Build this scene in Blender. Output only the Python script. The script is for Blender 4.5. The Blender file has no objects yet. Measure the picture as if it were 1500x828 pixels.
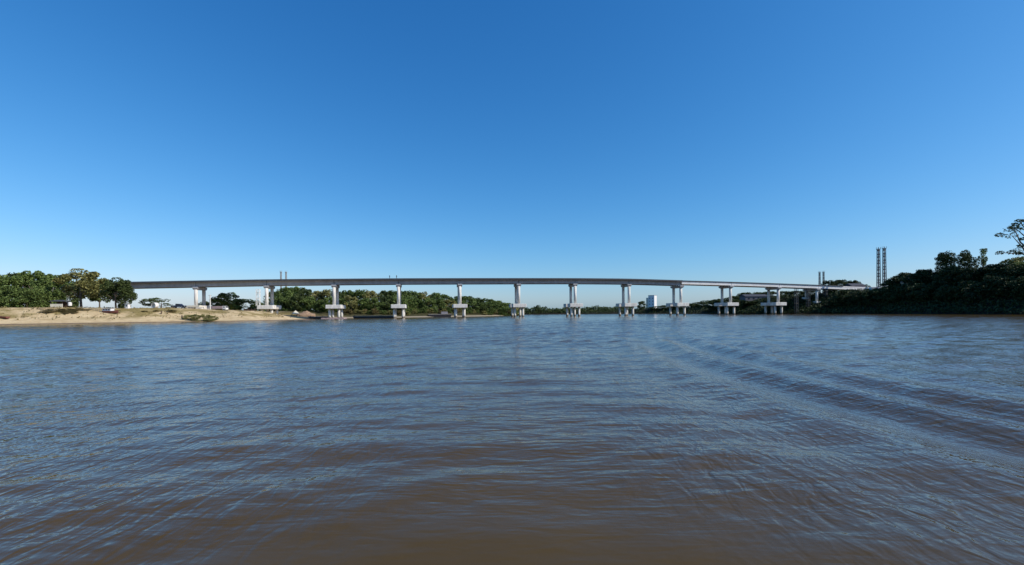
import bpy, math, random
import numpy as np
from mathutils import Vector, Matrix

R = math.radians
random.seed(7)
np.random.seed(7)
scene = bpy.context.scene
col = scene.collection

# ------------------------------------------------------------------ camera
CAM_H = 2.68
F = 680.0                       # focal length in pixels of a 1500 px wide frame
cam = bpy.data.cameras.new("camera")
cam.lens = F / 1500 * 36
cam.sensor_width = 36
cam.shift_y = 43 / 1500
cam.clip_start = 0.1
cam.clip_end = 20000
co = bpy.data.objects.new("camera", cam)
col.objects.link(co)
ROLL = 0.0087
co.matrix_world = Matrix.Translation((0, 0, CAM_H)) @ Matrix.Rotation(R(90), 4, 'X') @ Matrix.Rotation(-math.atan(ROLL), 4, 'Z')
scene.camera = co


def yh(x):
    return 457 - ROLL * (x - 750)


def wx(px, Y):                  # world X of something seen in column px at distance Y
    return (px - 750) / F * Y


def wz(px, py, Y):              # world height of something seen at (px, py) at distance Y
    return CAM_H + (yh(px) - py) * Y / F


# ------------------------------------------------------------------ light
SUN_AZ = R(107)                 # clockwise from +Y (straight ahead): from the right, a little behind the camera
SUN_EL = R(38)
sdir = Vector((math.sin(SUN_AZ) * math.cos(SUN_EL), math.cos(SUN_AZ) * math.cos(SUN_EL), math.sin(SUN_EL)))
sl = bpy.data.lights.new("sun", 'SUN')
sl.energy = 4.2
sl.angle = R(0.5)
sl.color = (1.0, 0.94, 0.85)
so = bpy.data.objects.new("sun", sl)
col.objects.link(so)
so.rotation_euler = sdir.to_track_quat('Z', 'Y').to_euler()
so.location = (60, -40, 80)

world = bpy.data.worlds.new("World")
scene.world = world
world.use_nodes = True
wn = world.node_tree.nodes
wl = world.node_tree.links
bg = wn["Background"]
sky = wn.new("ShaderNodeTexSky")
sky.sky_type = 'NISHITA'
sky.sun_disc = False
sky.sun_elevation = SUN_EL
sky.sun_rotation = SUN_AZ
sky.altitude = 0
sky.air_density = 1.0
sky.dust_density = 0.6
sky.ozone_density = 3.5
SKY_K = 0.105
sep = wn.new("ShaderNodeSeparateColor"); comb = wn.new("ShaderNodeCombineColor")
wl.new(sky.outputs[0], sep.inputs[0])
for ch, (p_, g_) in enumerate(((1.66, 1.44), (1.05, 1.13), (0.82, 1.28))):     # deeper, clearer blue than the model's sky
    a_ = wn.new("ShaderNodeMath"); a_.operation = 'MULTIPLY'; a_.inputs[1].default_value = SKY_K
    b_ = wn.new("ShaderNodeMath"); b_.operation = 'POWER'; b_.inputs[1].default_value = p_
    c_ = wn.new("ShaderNodeMath"); c_.operation = 'MULTIPLY'; c_.inputs[1].default_value = g_ / SKY_K
    wl.new(sep.outputs[ch], a_.inputs[0]); wl.new(a_.outputs[0], b_.inputs[0]); wl.new(b_.outputs[0], c_.inputs[0]); wl.new(c_.outputs[0], comb.inputs[ch])
wl.new(comb.outputs[0], bg.inputs[0])
bg.inputs[1].default_value = SKY_K

scene.view_settings.view_transform = 'Standard'
scene.view_settings.look = 'None'
scene.view_settings.gamma = 1
scene.view_settings.exposure = 0.0
scene.view_settings.use_curve_mapping = False


# ------------------------------------------------------------------ helpers
def tag(o, label=None, cat=None, group=None, kind=None):
    if label: o['label'] = label
    if cat: o['category'] = cat
    if group: o['group'] = group
    if kind: o['kind'] = kind
    return o


def empty(name, loc=(0, 0, 0), rz=0.0):
    o = bpy.data.objects.new(name, None)
    col.objects.link(o)
    o.location = loc
    o.rotation_euler = (0, 0, rz)
    o.empty_display_size = 0.5
    return o


def link(name, me, mat=None, parent=None, smooth=False):
    if mat is not None and not me.materials:
        me.materials.append(mat)
    o = bpy.data.objects.new(name, me)
    col.objects.link(o)
    if parent is not None:
        o.parent = parent
    if smooth:
        for p in me.polygons: p.use_smooth = True
    return o


def copy_tree(o, parent=None):
    c = o.copy()
    col.objects.link(c)
    c.parent = parent
    for ch in list(o.children):
        copy_tree(ch, c)
    return c


class MB:
    """collects shapes into one mesh"""
    def __init__(s):
        s.v = []; s.f = []

    def add(s, vs, fs):
        b = len(s.v)
        s.v += [tuple(v) for v in vs]
        s.f += [tuple(b + i for i in f) for f in fs]
        return s

    def box(s, c, d, rz=0.0, taper=1.0, bev=0.0):
        hx, hy, hz = d[0] / 2, d[1] / 2, d[2] / 2
        ca, sa = math.cos(rz), math.sin(rz)
        if bev > 0:
            b = min(bev, hx * .45, hy * .45, hz * .45)
            ring = lambda ix, iy, z: [(-hx + ix, -hy + ix + iy, z), (-hx + ix + iy, -hy + ix, z), (hx - ix - iy, -hy + ix, z), (hx - ix, -hy + ix + iy, z),
                                      (hx - ix, hy - ix - iy, z), (hx - ix - iy, hy - ix, z), (-hx + ix + iy, hy - ix, z), (-hx + ix, hy - ix - iy, z)]
            rings = [ring(b, b, -hz), ring(0, b, -hz + b), ring(0, b, hz - b), ring(b, b, hz)]
            vs = [p for r_ in rings for p in r_]
            fs = [tuple(range(7, -1, -1)), tuple(range(24, 32))]
            for k in range(3):
                for i in range(8):
                    j = (i + 1) % 8
                    fs.append((k * 8 + i, k * 8 + j, k * 8 + 8 + j, k * 8 + 8 + i))
        else:
            vs = [(-hx, -hy, -hz), (hx, -hy, -hz), (hx, hy, -hz), (-hx, hy, -hz)]
            vs += [(x * taper, y * taper, hz) for x, y, _ in vs]
            fs = [(3, 2, 1, 0), (4, 5, 6, 7), (0, 1, 5, 4), (1, 2, 6, 5), (2, 3, 7, 6), (3, 0, 4, 7)]
        vs = [(c[0] + x * ca - y * sa, c[1] + x * sa + y * ca, c[2] + z) for x, y, z in vs]
        return s.add(vs, fs)

    def tube(s, p0, p1, r0, r1=None, n=8, caps=True):
        r1 = r0 if r1 is None else r1
        p0 = Vector(p0); p1 = Vector(p1)
        q = (p1 - p0).to_track_quat('Z', 'Y')
        vs = []
        for p, r in ((p0, r0), (p1, r1)):
            for i in range(n):
                a = 2 * math.pi * i / n
                vs.append(p + q @ Vector((r * math.cos(a), r * math.sin(a), 0)))
        fs = [(i, (i + 1) % n, n + (i + 1) % n, n + i) for i in range(n)]
        if caps:
            fs += [tuple(range(n - 1, -1, -1)), tuple(range(n, 2 * n))]
        return s.add(vs, fs)

    def path(s, pts, rads, n=7):
        for a, b, r0, r1 in zip(pts[:-1], pts[1:], rads[:-1], rads[1:]):
            s.tube(a, b, r0, r1, n)
        return s

    def prism(s, prof, y0, y1):                     # (x, z) outline extruded along y
        n = len(prof)
        vs = [(x, y0, z) for x, z in prof] + [(x, y1, z) for x, z in prof]
        fs = [tuple(range(n)), tuple(range(2 * n - 1, n - 1, -1))]
        fs += [((i + 1) % n, i, n + i, n + (i + 1) % n) for i in range(n)]
        return s.add(vs, fs)

    def build(s, name, mat, parent=None, smooth=False):
        me = bpy.data.meshes.new(name)
        me.from_pydata(s.v, [], s.f)
        me.update()
        return link(name, me, mat, parent, smooth)


# ------------------------------------------------------------------ materials
def srgb(r, g, b):
    f = lambda c: (c / 255 / 12.92) if c / 255 <= .04045 else ((c / 255 + .055) / 1.055) ** 2.4
    return (f(r), f(g), f(b), 1)


class NT:
    def __init__(s, name):
        s.m = bpy.data.materials.new(name)
        s.m.use_nodes = True
        s.n = s.m.node_tree.nodes
        s.l = s.m.node_tree.links
        s.b = s.n["Principled BSDF"]
        s.out = s.n["Material Output"]

    def new(s, t, **kw):
        n = s.n.new(t)
        for k, v in kw.items(): setattr(n, k, v)
        return n

    def set(s, sock, v):
        if isinstance(v, bpy.types.NodeSocket): s.l.new(v, sock)
        else: sock.default_value = v

    def noise(s, vec, scale, detail=4, rough=.55, dist=0.0):
        n = s.new("ShaderNodeTexNoise")
        if vec is not None: s.l.new(vec, n.inputs["Vector"])
        n.inputs["Scale"].default_value = scale
        n.inputs["Detail"].default_value = detail
        n.inputs["Roughness"].default_value = rough
        n.inputs["Distortion"].default_value = dist
        return n.outputs["Fac"]

    def ramp(s, fac, stops):
        n = s.new("ShaderNodeValToRGB")
        s.l.new(fac, n.inputs[0])
        e = n.color_ramp.elements
        while len(e) < len(stops): e.new(0.5)
        for k, (p, c) in enumerate(stops):
            e[k].position = p
            e[k].color = c if len(c) == 4 else (*c, 1)
        return n.outputs[0]

    def mix(s, fac, a, b, mode='MIX'):
        n = s.new("ShaderNodeMix", data_type='RGBA', blend_type=mode)
        s.set(n.inputs[0], fac); s.set(n.inputs[6], a); s.set(n.inputs[7], b)
        return n.outputs[2]

    def math(s, op, a, b=0.0, c=None, clamp=False):
        n = s.new("ShaderNodeMath", operation=op, use_clamp=clamp)
        s.set(n.inputs[0], a); s.set(n.inputs[1], b)
        if c is not None: s.set(n.inputs[2], c)
        return n.outputs[0]

    def mrange(s, v, a, b, c=0.0, d=1.0):
        n = s.new("ShaderNodeMapRange", interpolation_type='SMOOTHSTEP')
        s.set(n.inputs[0], v)
        for i, q in zip((1, 2, 3, 4), (a, b, c, d)): n.inputs[i].default_value = q
        return n.outputs[0]

    def bump(s, h, strength, dist, normal=None):
        n = s.new("ShaderNodeBump")
        s.l.new(h, n.inputs["Height"])
        s.set(n.inputs["Strength"], strength)
        n.inputs["Distance"].default_value = dist
        if normal is not None: s.l.new(normal, n.inputs["Normal"])
        return n.outputs[0]

    def mapping(s, vec, scale=(1, 1, 1), rot=(0, 0, 0)):
        n = s.new("ShaderNodeMapping")
        s.l.new(vec, n.inputs[0])
        n.inputs["Scale"].default_value = scale
        n.inputs["Rotation"].default_value = rot
        return n.outputs[0]


def plain(name, c, rough=.7, var=.25, scale=1.5, metal=0.0, streak=False):
    t = NT(name)
    tc = t.new("ShaderNodeTexCoord").outputs["Object"]
    v = t.mapping(tc, (1, 1, .25) if streak else (1, 1, 1))
    n = t.noise(v, scale, 5)
    lo = tuple(x * (1 - var) for x in c[:3]) + (1,)
    hi = tuple(min(1, x * (1 + var)) for x in c[:3]) + (1,)
    t.l.new(t.ramp(n, [(.3, lo), (.7, hi)]), t.b.inputs["Base Color"])
    t.b.inputs["Roughness"].default_value = rough
    t.b.inputs["Metallic"].default_value = metal
    t.l.new(t.bump(n, .25, .05), t.b.inputs["Normal"])
    return t.m


M = {}
M['concrete'] = plain("pale_concrete", (.68, .65, .59), .8, .22, 1.1, streak=True)
t = NT("pile_concrete")
ps = t.new("ShaderNodeNewGeometry").outputs["Position"]
sz_ = t.new("ShaderNodeSeparateXYZ"); t.l.new(ps, sz_.inputs[0])
nn = t.noise(t.mapping(ps, (1, 1, .25)), 1.1, 5)
cc_ = t.ramp(nn, [(.3, (.46, .44, .39)), (.7, (.70, .67, .60))])
tide = t.mrange(t.math('ADD', sz_.outputs[2], t.math('MULTIPLY', nn, .8)), .8, 1.7)
t.l.new(t.mix(tide, (.16, .13, .095, 1), cc_), t.b.inputs["Base Color"])
t.b.inputs["Roughness"].default_value = .8
M['pile'] = t.m
M['girder'] = plain("grey_girder_concrete", (.36, .365, .375), .8, .14, .6, streak=True)
M['white_girder'] = plain("new_white_concrete", (.80, .785, .75), .75, .08, .6, streak=True)
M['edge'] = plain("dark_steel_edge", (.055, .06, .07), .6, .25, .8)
M['asphalt'] = plain("asphalt", (.06, .06, .06), .9, .2, 1)
M['bark'] = plain("bark", (.10, .075, .055), .9, .35, 3, streak=True)
M['pale_bark'] = plain("pale_bark", (.22, .18, .14), .9, .3, 3, streak=True)
M['mast_dark'] = plain("dark_mast_steel", (.05, .055, .065), .5, .2, 2)
M['mast_pale'] = plain("tan_mast_steel", (.32, .28, .24), .6, .2, 2)
M['white'] = plain("white_paint", (.78, .77, .74), .6, .06, 1)
M['cream'] = plain("cream_render", (.66, .62, .50), .8, .1, 1)
M['dark_roof'] = plain("dark_roofing", (.05, .052, .062), .8, .2, 1)
M['grey_wall'] = plain("grey_wall", (.24, .23, .25), .8, .15, 1)
M['dark_wall'] = plain("dirty_grey_wall", (.13, .125, .14), .85, .2, 1)
M['glass'] = plain("dark_glass", (.03, .035, .04), .12, .1, 1)
M['rubber'] = plain("tyre_rubber", (.02, .02, .02), .85, .2, 3)
M['timber'] = plain("dark_timber", (.085, .05, .035), .9, .4, 2)
M['pale_wood'] = plain("weathered_wood", (.42, .36, .27), .9, .2, 3)
M['rust'] = plain("rust_red_paint", (.16, .055, .04), .7, .35, 2)
M['pink'] = plain("faded_pink_grey", (.36, .27, .26), .75, .15, 1)
M['navy'] = plain("dark_blue_paint", (.025, .03, .05), .35, .15, 1)
M['hull'] = plain("black_hull", (.02, .02, .024), .6, .3, 1)
M['deckplate'] = plain("pale_deck_plate", (.42, .39, .34), .8, .2, .8)
M['cloth_dark'] = plain("dark_clothes", (.02, .022, .03), .9, .2, 5)
M['cloth_blue'] = plain("blue_clothes", (.04, .07, .14), .9, .2, 5)
M['skin'] = plain("skin", (.28, .16, .10), .6, .1, 5)
M['hivis'] = plain("orange_clothes", (.5, .12, .03), .8, .1, 5)
M['soil'] = plain("heaped_earth", (.33, .22, .14), .95, .4, .8)


def foliage(name, dark, light, trans=.15):
    t = NT(name)
    oi = t.new("ShaderNodeObjectInfo").outputs["Random"]
    geo = t.new("ShaderNodeNewGeometry")
    tc = t.new("ShaderNodeTexCoord").outputs["Object"]
    n = t.noise(tc, .55, 3)
    r = geo.outputs["Random Per Island"]
    f = t.math('ADD', t.math('MULTIPLY', n, .75), t.math('MULTIPLY', r, .35))
    f = t.math('ADD', f, t.math('MULTIPLY', oi, .25))
    c = t.ramp(f, [(.35, dark), (.85, light)])
    t.l.new(c, t.b.inputs["Base Color"])
    t.b.inputs["Roughness"].default_value = .65
    t.b.inputs["Specular IOR Level"].default_value = .25
    tr = t.new("ShaderNodeBsdfTranslucent")
    t.l.new(c, tr.inputs[0])
    mx = t.new("ShaderNodeMixShader")
    mx.inputs[0].default_value = trans
    t.l.new(t.b.outputs[0], mx.inputs[1]); t.l.new(tr.outputs[0], mx.inputs[2])
    t.l.new(mx.outputs[0], t.out.inputs["Surface"])
    return t.m


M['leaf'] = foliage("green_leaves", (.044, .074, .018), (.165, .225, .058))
M['leaf_dark'] = foliage("dark_leaves", (.026, .046, .016), (.088, .118, .034))
M['leaf_olive'] = foliage("olive_leaves", (.11, .115, .034), (.33, .31, .11))
M['leaf_dry'] = foliage("dry_brown_leaves", (.09, .075, .028), (.25, .20, .08))
M['leaf_shade'] = foliage("shade_darkened_leaves", (.013, .025, .009), (.050, .075, .022), .08)  # leaf green darkened so the colour itself carries the right bank's shade


# ------------------------------------------------------------------ terrain
RIVER = np.array([(-260, -400), (-205, -100), (-180, 60), (-169, 115), (-161, 146), (-132, 163), (-100, 179), (-90, 197), (-93, 214),
                  (-106, 236), (-102, 250), (-80, 257), (-60, 271), (-30, 294), (-5, 324), (-14, 352), (-60, 385), (-200, 400), (-900, 380),
                  (-900, 470), (-200, 452), (0, 456), (60, 450), (108, 436), (134, 404), (144, 360), (147, 322), (148, 296), (160, 282), (175, 266),
                  (186, 238), (189, 200), (191, 174), (195, 100), (202, 0), (215, -400)], float)
CTRL = np.array([  # x, y, height of the bank, width of its slope
    (-165, 165, 5.8, 26), (-200, 100, 5.8, 24), (-140, 188, 5.4, 22), (-112, 203, 4.2, 20), (-116, 233, 1.5, 14), (-106, 222, 1.2, 12), (-142, 232, 4.9, 20),
    (-130, 268, 4.2, 20), (-80, 272, 3.4, 12), (-30, 312, 3.0, 10), (0, 335, 2.5, 9), (60, 470, 1.4, 8), (-250, 470, 1.4, 8), (150, 380, 4.5, 14), (155, 305, 8.5, 18),
    (180, 285, 11, 22), (205, 285, 13.2, 24), (205, 220, 12.5, 22), (212, 150, 12.5, 22), (215, 0, 12, 22), (-260, 300, 5, 24), (260, 300, 13.4, 24)], float)


def sdist(P):
    """distance to the shoreline, positive on land"""
    P = np.atleast_2d(np.asarray(P, float))
    A = RIVER; B = np.roll(RIVER, -1, axis=0)
    best = np.full(len(P), 1e18)
    inside = np.zeros(len(P), bool)
    for a, b in zip(A, B):
        d = b - a
        t = np.clip(((P - a) @ d) / (d @ d), 0, 1)
        q = a + t[:, None] * d
        best = np.minimum(best, ((P - q) ** 2).sum(1))
        cond = (a[1] > P[:, 1]) != (b[1] > P[:, 1])
        if abs(b[1] - a[1]) > 1e-9:
            xi = a[0] + (P[:, 1] - a[1]) / (b[1] - a[1]) * d[0]
            inside ^= cond & (P[:, 0] < xi)
    s = np.sqrt(best)
    return np.where(inside, -s, s)


def wob(P, k, ph):
    x, y = P[:, 0] * k, P[:, 1] * k
    return (np.sin(x * 1.0 + y * .6 + ph) + np.sin(x * -.7 + y * 1.3 + ph * 2.1) + .6 * np.sin(x * 2.1 + y * 1.7 + ph * .7) + .5 * np.sin(x * 1.3 - y * 2.6 + ph * 1.9)) / 3.1


def height(P):
    P = np.atleast_2d(np.asarray(P, float))
    d = sdist(P) + 1.2 * wob(P, .16, 1.0) + .5 * wob(P, .5, 4.0)
    w = 1 / (((P[:, None, :] - CTRL[None, :, :2]) ** 2).sum(2) + 30) ** 1.7
    w /= w.sum(1)[:, None]
    H = w @ CTRL[:, 2]; L = w @ CTRL[:, 3]
    t = np.clip(d / L, 0, 1)
    z = H * (t * t * (3 - 2 * t) * .45 + t * .55)
    z += np.clip(d / 10, 0, 1) * (.25 * wob(P, .22, 2.0) + .12 * wob(P, .8, 3.0))
    return np.where(d > 0, z, np.maximum(d * .15, -3))


def gz(x, y):
    return float(height([(x, y)])[0])


def axis(parts):
    out = []
    for a, b, st in parts:
        out += list(np.arange(a, b, st))
    out.append(parts[-1][1])
    return np.array(out)


def grid_mesh(name, xs, ys, zf):
    X, Y = np.meshgrid(xs, ys)
    P = np.stack([X.ravel(), Y.ravel()], 1)
    z = zf(P)
    nx, ny = len(xs), len(ys)
    V = np.column_stack([P, z])
    i = np.arange(nx * ny).reshape(ny, nx)
    Q = np.stack([i[:-1, :-1], i[:-1, 1:], i[1:, 1:], i[1:, :-1]], -1).reshape(-1, 4)
    me = bpy.data.meshes.new(name)
    me.vertices.add(len(V)); me.vertices.foreach_set("co", V.astype(np.float32).ravel())
    me.loops.add(Q.size); me.loops.foreach_set("vertex_index", Q.astype(np.int32).ravel())
    me.polygons.add(len(Q))
    me.polygons.foreach_set("loop_start", np.arange(0, Q.size, 4, dtype=np.int32))
    me.update(calc_edges=True)
    me.polygons.foreach_set("use_smooth", np.ones(len(Q), bool))
    me.validate()
    return me


t = NT("riverbank_ground")
pos = t.new("ShaderNodeNewGeometry").outputs["Position"]
sx = t.new("ShaderNodeSeparateXYZ"); t.l.new(pos, sx.inputs[0])
n1 = t.noise(pos, .09, 5, .6)
n2 = t.noise(pos, .45, 5, .65)
n3 = t.noise(pos, 2.2, 4, .6)
sand = t.ramp(n2, [(.25, (.43, .30, .155)), (.55, (.60, .455, .255)), (.8, (.70, .56, .34))])
grassy = t.ramp(n3, [(.3, (.17, .13, .045)), (.75, (.38, .29, .12))])
gm = t.math('MULTIPLY', t.mrange(n1, .42, .56), t.mrange(sx.outputs[2], .9, 2.6))
left = t.mix(gm, sand, grassy)
wet = t.mrange(sx.outputs[2], .05, .45)
left = t.mix(wet, (.17, .12, .08, 1), left)
soil = t.ramp(n2, [(.3, (.03, .032, .014)), (.7, (.085, .075, .035))])
far = t.mrange(sx.outputs[2], .25, .9)
pale = t.math('MULTIPLY', t.mrange(sx.outputs[0], 20, 0), t.mrange(sx.outputs[1], 370, 345))
strand = t.mix(far, t.mix(pale, (.05, .045, .03, 1), (.34, .29, .21, 1)), soil)
m_x = t.mrange(sx.outputs[0], -92, -70)
m_y = t.mrange(sx.outputs[1], 240, 262)
mw = t.math('MAXIMUM', m_x, m_y)
gcol = t.mix(mw, left, strand)
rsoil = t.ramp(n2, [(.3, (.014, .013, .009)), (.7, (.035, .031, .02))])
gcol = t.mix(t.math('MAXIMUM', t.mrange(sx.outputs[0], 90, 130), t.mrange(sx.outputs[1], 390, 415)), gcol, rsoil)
t.l.new(gcol, t.b.inputs["Base Color"])
t.b.inputs["Roughness"].default_value = .95
t.b.inputs["Specular IOR Level"].default_value = .1
t.l.new(t.bump(t.math('ADD', n2, t.math('MULTIPLY', n3, .4)), .8, .35), t.b.inputs["Normal"])
xs = axis([(-6000, -1000, 1000), (-1000, -330, 60), (-330, 330, 2.6), (330, 1000, 60), (1000, 6000, 1000)])
ys = axis([(-400, 60, 30), (60, 130, 6), (130, 345, 2.2), (345, 520, 5), (520, 1000, 60), (1000, 9000, 1000)])
tag(link("ground", grid_mesh("ground", xs, ys, height), t.m), kind='structure',
    label="sandy and earthen river banks on both sides of the water")

# ------------------------------------------------------------------ river water
def lim(x, y):
    f = lambda v: np.clip(v, 0, 1)
    return f((150 - np.abs(x)) / 25) * f((215 - y) / 40) * f((y + 3) / 4)


def swell(P):
    x, y = P[:, 0], P[:, 1]
    sm = lambda a, b, v: np.clip((v - a) / (b - a), 0, 1) ** 2 * (3 - 2 * np.clip((v - a) / (b - a), 0, 1))
    # diverging wake of the boat, to the right: long crests running away from the camera
    xc = 10.6 + .012 * (y - 16) ** 2 * np.where(y > 16, .35, .3)
    u = x - xc
    z = .14 * np.cos(2 * np.pi * u / 3.3) * np.exp(-((u - 1) / 4.6) ** 2) * sm(3, 8, y) * (1 - sm(34, 66, y)) * (1 + .15 * np.sin(.25 * y + .4 * x))
    # transverse waves astern
    ph = 2 * np.pi * (y + .018 * x * x) / 2.2
    z += .020 * np.sin(ph + .8 * np.sin(.35 * x)) * np.exp(-((x - .5) / 6.0) ** 2) * sm(5, 8, y) * (1 - sm(14, 38, y)) * (1 + .5 * np.sin(.9 * x + .4 * y))
    edge = (1 - sm(30, 44, np.abs(x))) * (1 - sm(48, 66, y)) * sm(-2, 1, y)
    z *= edge
    # irregular wind chop over the whole reach, fading out towards the banks
    rg = np.random.default_rng(21)
    r = np.hypot(x, y)
    for lam in (.75, .85, 1.0, 1.15, 1.35, 1.6, 1.9, 2.3, 2.8, 3.4, 4.2, 5.2):
        th = R(90) + rg.normal() * .75
        c, s = math.cos(th), math.sin(th)
        q = x * -s + y * c
        slope = (.019 + .025 * sm(10, 45, r)) * (1.0 if lam < 1.7 else .75)
        reach = (1 - sm(60 + 30 * lam, 110 + 50 * lam, r)) * sm(3, 7, r)
        mod = .6 + .55 * np.sin(q / (lam * 2.1) + rg.uniform(0, 6)) * np.sin((x * c + y * s) / (lam * 3.7) + rg.uniform(0, 6))
        z += slope * lam / (2 * np.pi) * 1.41 * np.sin(2 * np.pi * (x * c + y * s) / lam + rg.uniform(0, 6) + 1.1 * np.sin(q / (lam * 1.3) + rg.uniform(0, 6))) * mod * reach * lim(x, y) * (1 - .55 * np.exp(-(u / 4.0) ** 2) * (1 - sm(30, 60, y)))
    return z


t = NT("river_water")
tc = t.new("ShaderNodeNewGeometry").outputs["Position"]
sx = t.new("ShaderNodeSeparateXYZ"); t.l.new(tc, sx.inputs[0])
# wind ripples: crests lean towards the middle ahead, on either side of the boat
wob_ = t.math('MULTIPLY', t.math('SUBTRACT', t.noise(tc, .12, 2), .5), 9.0)
side = t.mrange(t.math('ADD', sx.outputs[0], wob_), -1.6, 2.4)
outer = t.mrange(t.math('ABSOLUTE', t.math('ADD', sx.outputs[0], t.math('MULTIPLY', wob_, .6))), .8, 4.0, .15, 1.0)
gust = t.mrange(t.noise(tc, .035, 3), .35, .65, .6, 1.15)
dist2 = t.math('SQRT', t.math('ADD', t.math('MULTIPLY', sx.outputs[0], sx.outputs[0]), t.math('MULTIPLY', sx.outputs[1], sx.outputs[1])))
calm = t.mrange(dist2, 4.4, 8.0, .18, 1.0)
amp = t.math('MULTIPLY', gust, calm)


def wave_height(vec):
    rl = t.noise(t.mapping(vec, (3.3, 1.15, 1), (0, 0, R(27))), 1.3, 2, .5, .5)
    rr = t.noise(t.mapping(vec, (3.3, 1.15, 1), (0, 0, R(-27))), 1.3, 2, .5, .5)
    rc = t.noise(t.mapping(vec, (1.0, 3.3, 1)), 1.25, 2, .5, .5)
    rip = t.math('ADD', t.math('MULTIPLY', rl, t.math('SUBTRACT', 1.0, side)), t.math('MULTIPLY', rr, side))
    rip = t.math('ADD', t.math('MULTIPLY', rip, outer), t.math('MULTIPLY', rc, t.math('SUBTRACT', 1.0, outer)))
    h = t.math('MULTIPLY', rip, RIP)
    h = t.math('ADD', h, t.math('MULTIPLY', t.noise(t.mapping(vec, (.55, 1.5, 1)), 1.6, 3, .55, .3), CROSS))
    h = t.math('ADD', h, t.math('MULTIPLY', t.noise(t.mapping(vec, (1, 1.5, 1)), 6.5, 2, .5), FINE))
    return t.math('ADD', h, t.math('MULTIPLY', t.noise(t.mapping(vec, (.6, 1.3, 1)), .32, 2, .5), MID))


RIP, CROSS, MID, FINE, EPS = .050, .055, .10, .005, .025


def shifted(dx, dy):
    n = t.new("ShaderNodeVectorMath", operation='ADD')
    t.l.new(tc, n.inputs[0]); n.inputs[1].default_value = (dx, dy, 0)
    return n.outputs[0]


h0, hx, hy = wave_height(tc), wave_height(shifted(EPS, 0)), wave_height(shifted(0, EPS))
gx = t.math('MULTIPLY', t.math('MULTIPLY', t.math('SUBTRACT', h0, hx), 1 / EPS), amp)
gy = t.math('MULTIPLY', t.math('MULTIPLY', t.math('SUBTRACT', h0, hy), 1 / EPS), amp)
cv = t.new("ShaderNodeCombineXYZ"); t.l.new(gx, cv.inputs[0]); t.l.new(gy, cv.inputs[1])
nrm = t.new("ShaderNodeNewGeometry").outputs["Normal"]
ad = t.new("ShaderNodeVectorMath", operation='ADD'); t.l.new(nrm, ad.inputs[0]); t.l.new(cv.outputs[0], ad.inputs[1])
nz = t.new("ShaderNodeVectorMath", operation='NORMALIZE'); t.l.new(ad.outputs[0], nz.inputs[0])
t.l.new(nz.outputs[0], t.b.inputs["Normal"])
mud = t.ramp(t.noise(tc, .25, 3), [(.3, (.074, .044, .007)), (.7, (.088, .053, .009))])
t.l.new(mud, t.b.inputs["Base Color"])
t.l.new(t.mrange(dist2, 10, 90, .07, .11), t.b.inputs["Roughness"])      # waves too small to resolve
t.b.inputs["IOR"].default_value = 1.333
xs = axis([(-6000, -1000, 1000), (-1000, -160, 84), (-160, -60, .5), (-60, -14, .3), (-14, 22, .18), (22, 70, .3), (70, 160, .5), (160, 1000, 84), (1000, 6000, 1000)])
ys = axis([(-400, -10, 60), (-10, 2, 1.5), (2, 26, .18), (26, 70, .25), (70, 130, .4), (130, 220, .8), (220, 900, 60)])
tag(link("river_water", grid_mesh("river_water", xs, ys, swell), t.m), kind='structure',
    label="brown river rippled by the wind and a boat's wake")

# ------------------------------------------------------------------ bridge
BT = .1754
D = Vector((math.cos(math.atan(BT)), math.sin(math.atan(BT)), 0))
NB = Vector((-D.y, D.x, 0))                      # across the bridge, away from the camera
BR = math.atan(BT)
B0 = Vector((1.7, 245.4, 0)) - NB * 2.1
HS = np.array([-218, -184, -153, -122, -91, -60, -29, 2, 33, 64, 95, 126, 157, 183, 228, 270])
HZ = np.array([16.9, 17.9, 18.6, 19.3, 19.7, 20.05, 20.25, 20.4, 20.5, 20.35, 19.55, 18.85, 18.0, 17.2, 15.7, 14.6])
SL = np.arange(-218, 271, 2.0)
Z0 = np.interp(SL, HS, HZ)
ker = np.hanning(17); ker /= ker.sum()
ZS = np.convolve(np.pad(Z0, 8, mode='edge'), ker, 'valid')


def dz(s): return float(np.interp(s, SL, ZS))


# bridge-local frame: x along, y across (0 = front edge of the deck, + = away), origin at s = 0
bridge = empty("bridge", B0, BR)
tag(bridge, "long concrete river bridge on paired columns and raised pile caps, right-hand spans still white", "bridge")
W = 12.0


def strip(mb, s0, s1, y0, y1, top, bot, step=3.1):
    n = max(1, int(round((s1 - s0) / step)))
    vs = []
    for i in range(n + 1):
        s = s0 + (s1 - s0) * i / n
        z = dz(s)
        vs += [(s, y0, z + bot), (s, y1, z + bot), (s, y1, z + top), (s, y0, z + top)]
    fs = [(0, 1, 2, 3), (4 * n + 3, 4 * n + 2, 4 * n + 1, 4 * n)]
    for i in range(n):
        a, b = 4 * i, 4 * i + 4
        for j in range(4):
            k = (j + 1) % 4
            fs.append((a + k, a + j, b + j, b + k))
    mb.add(vs, fs)


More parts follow.
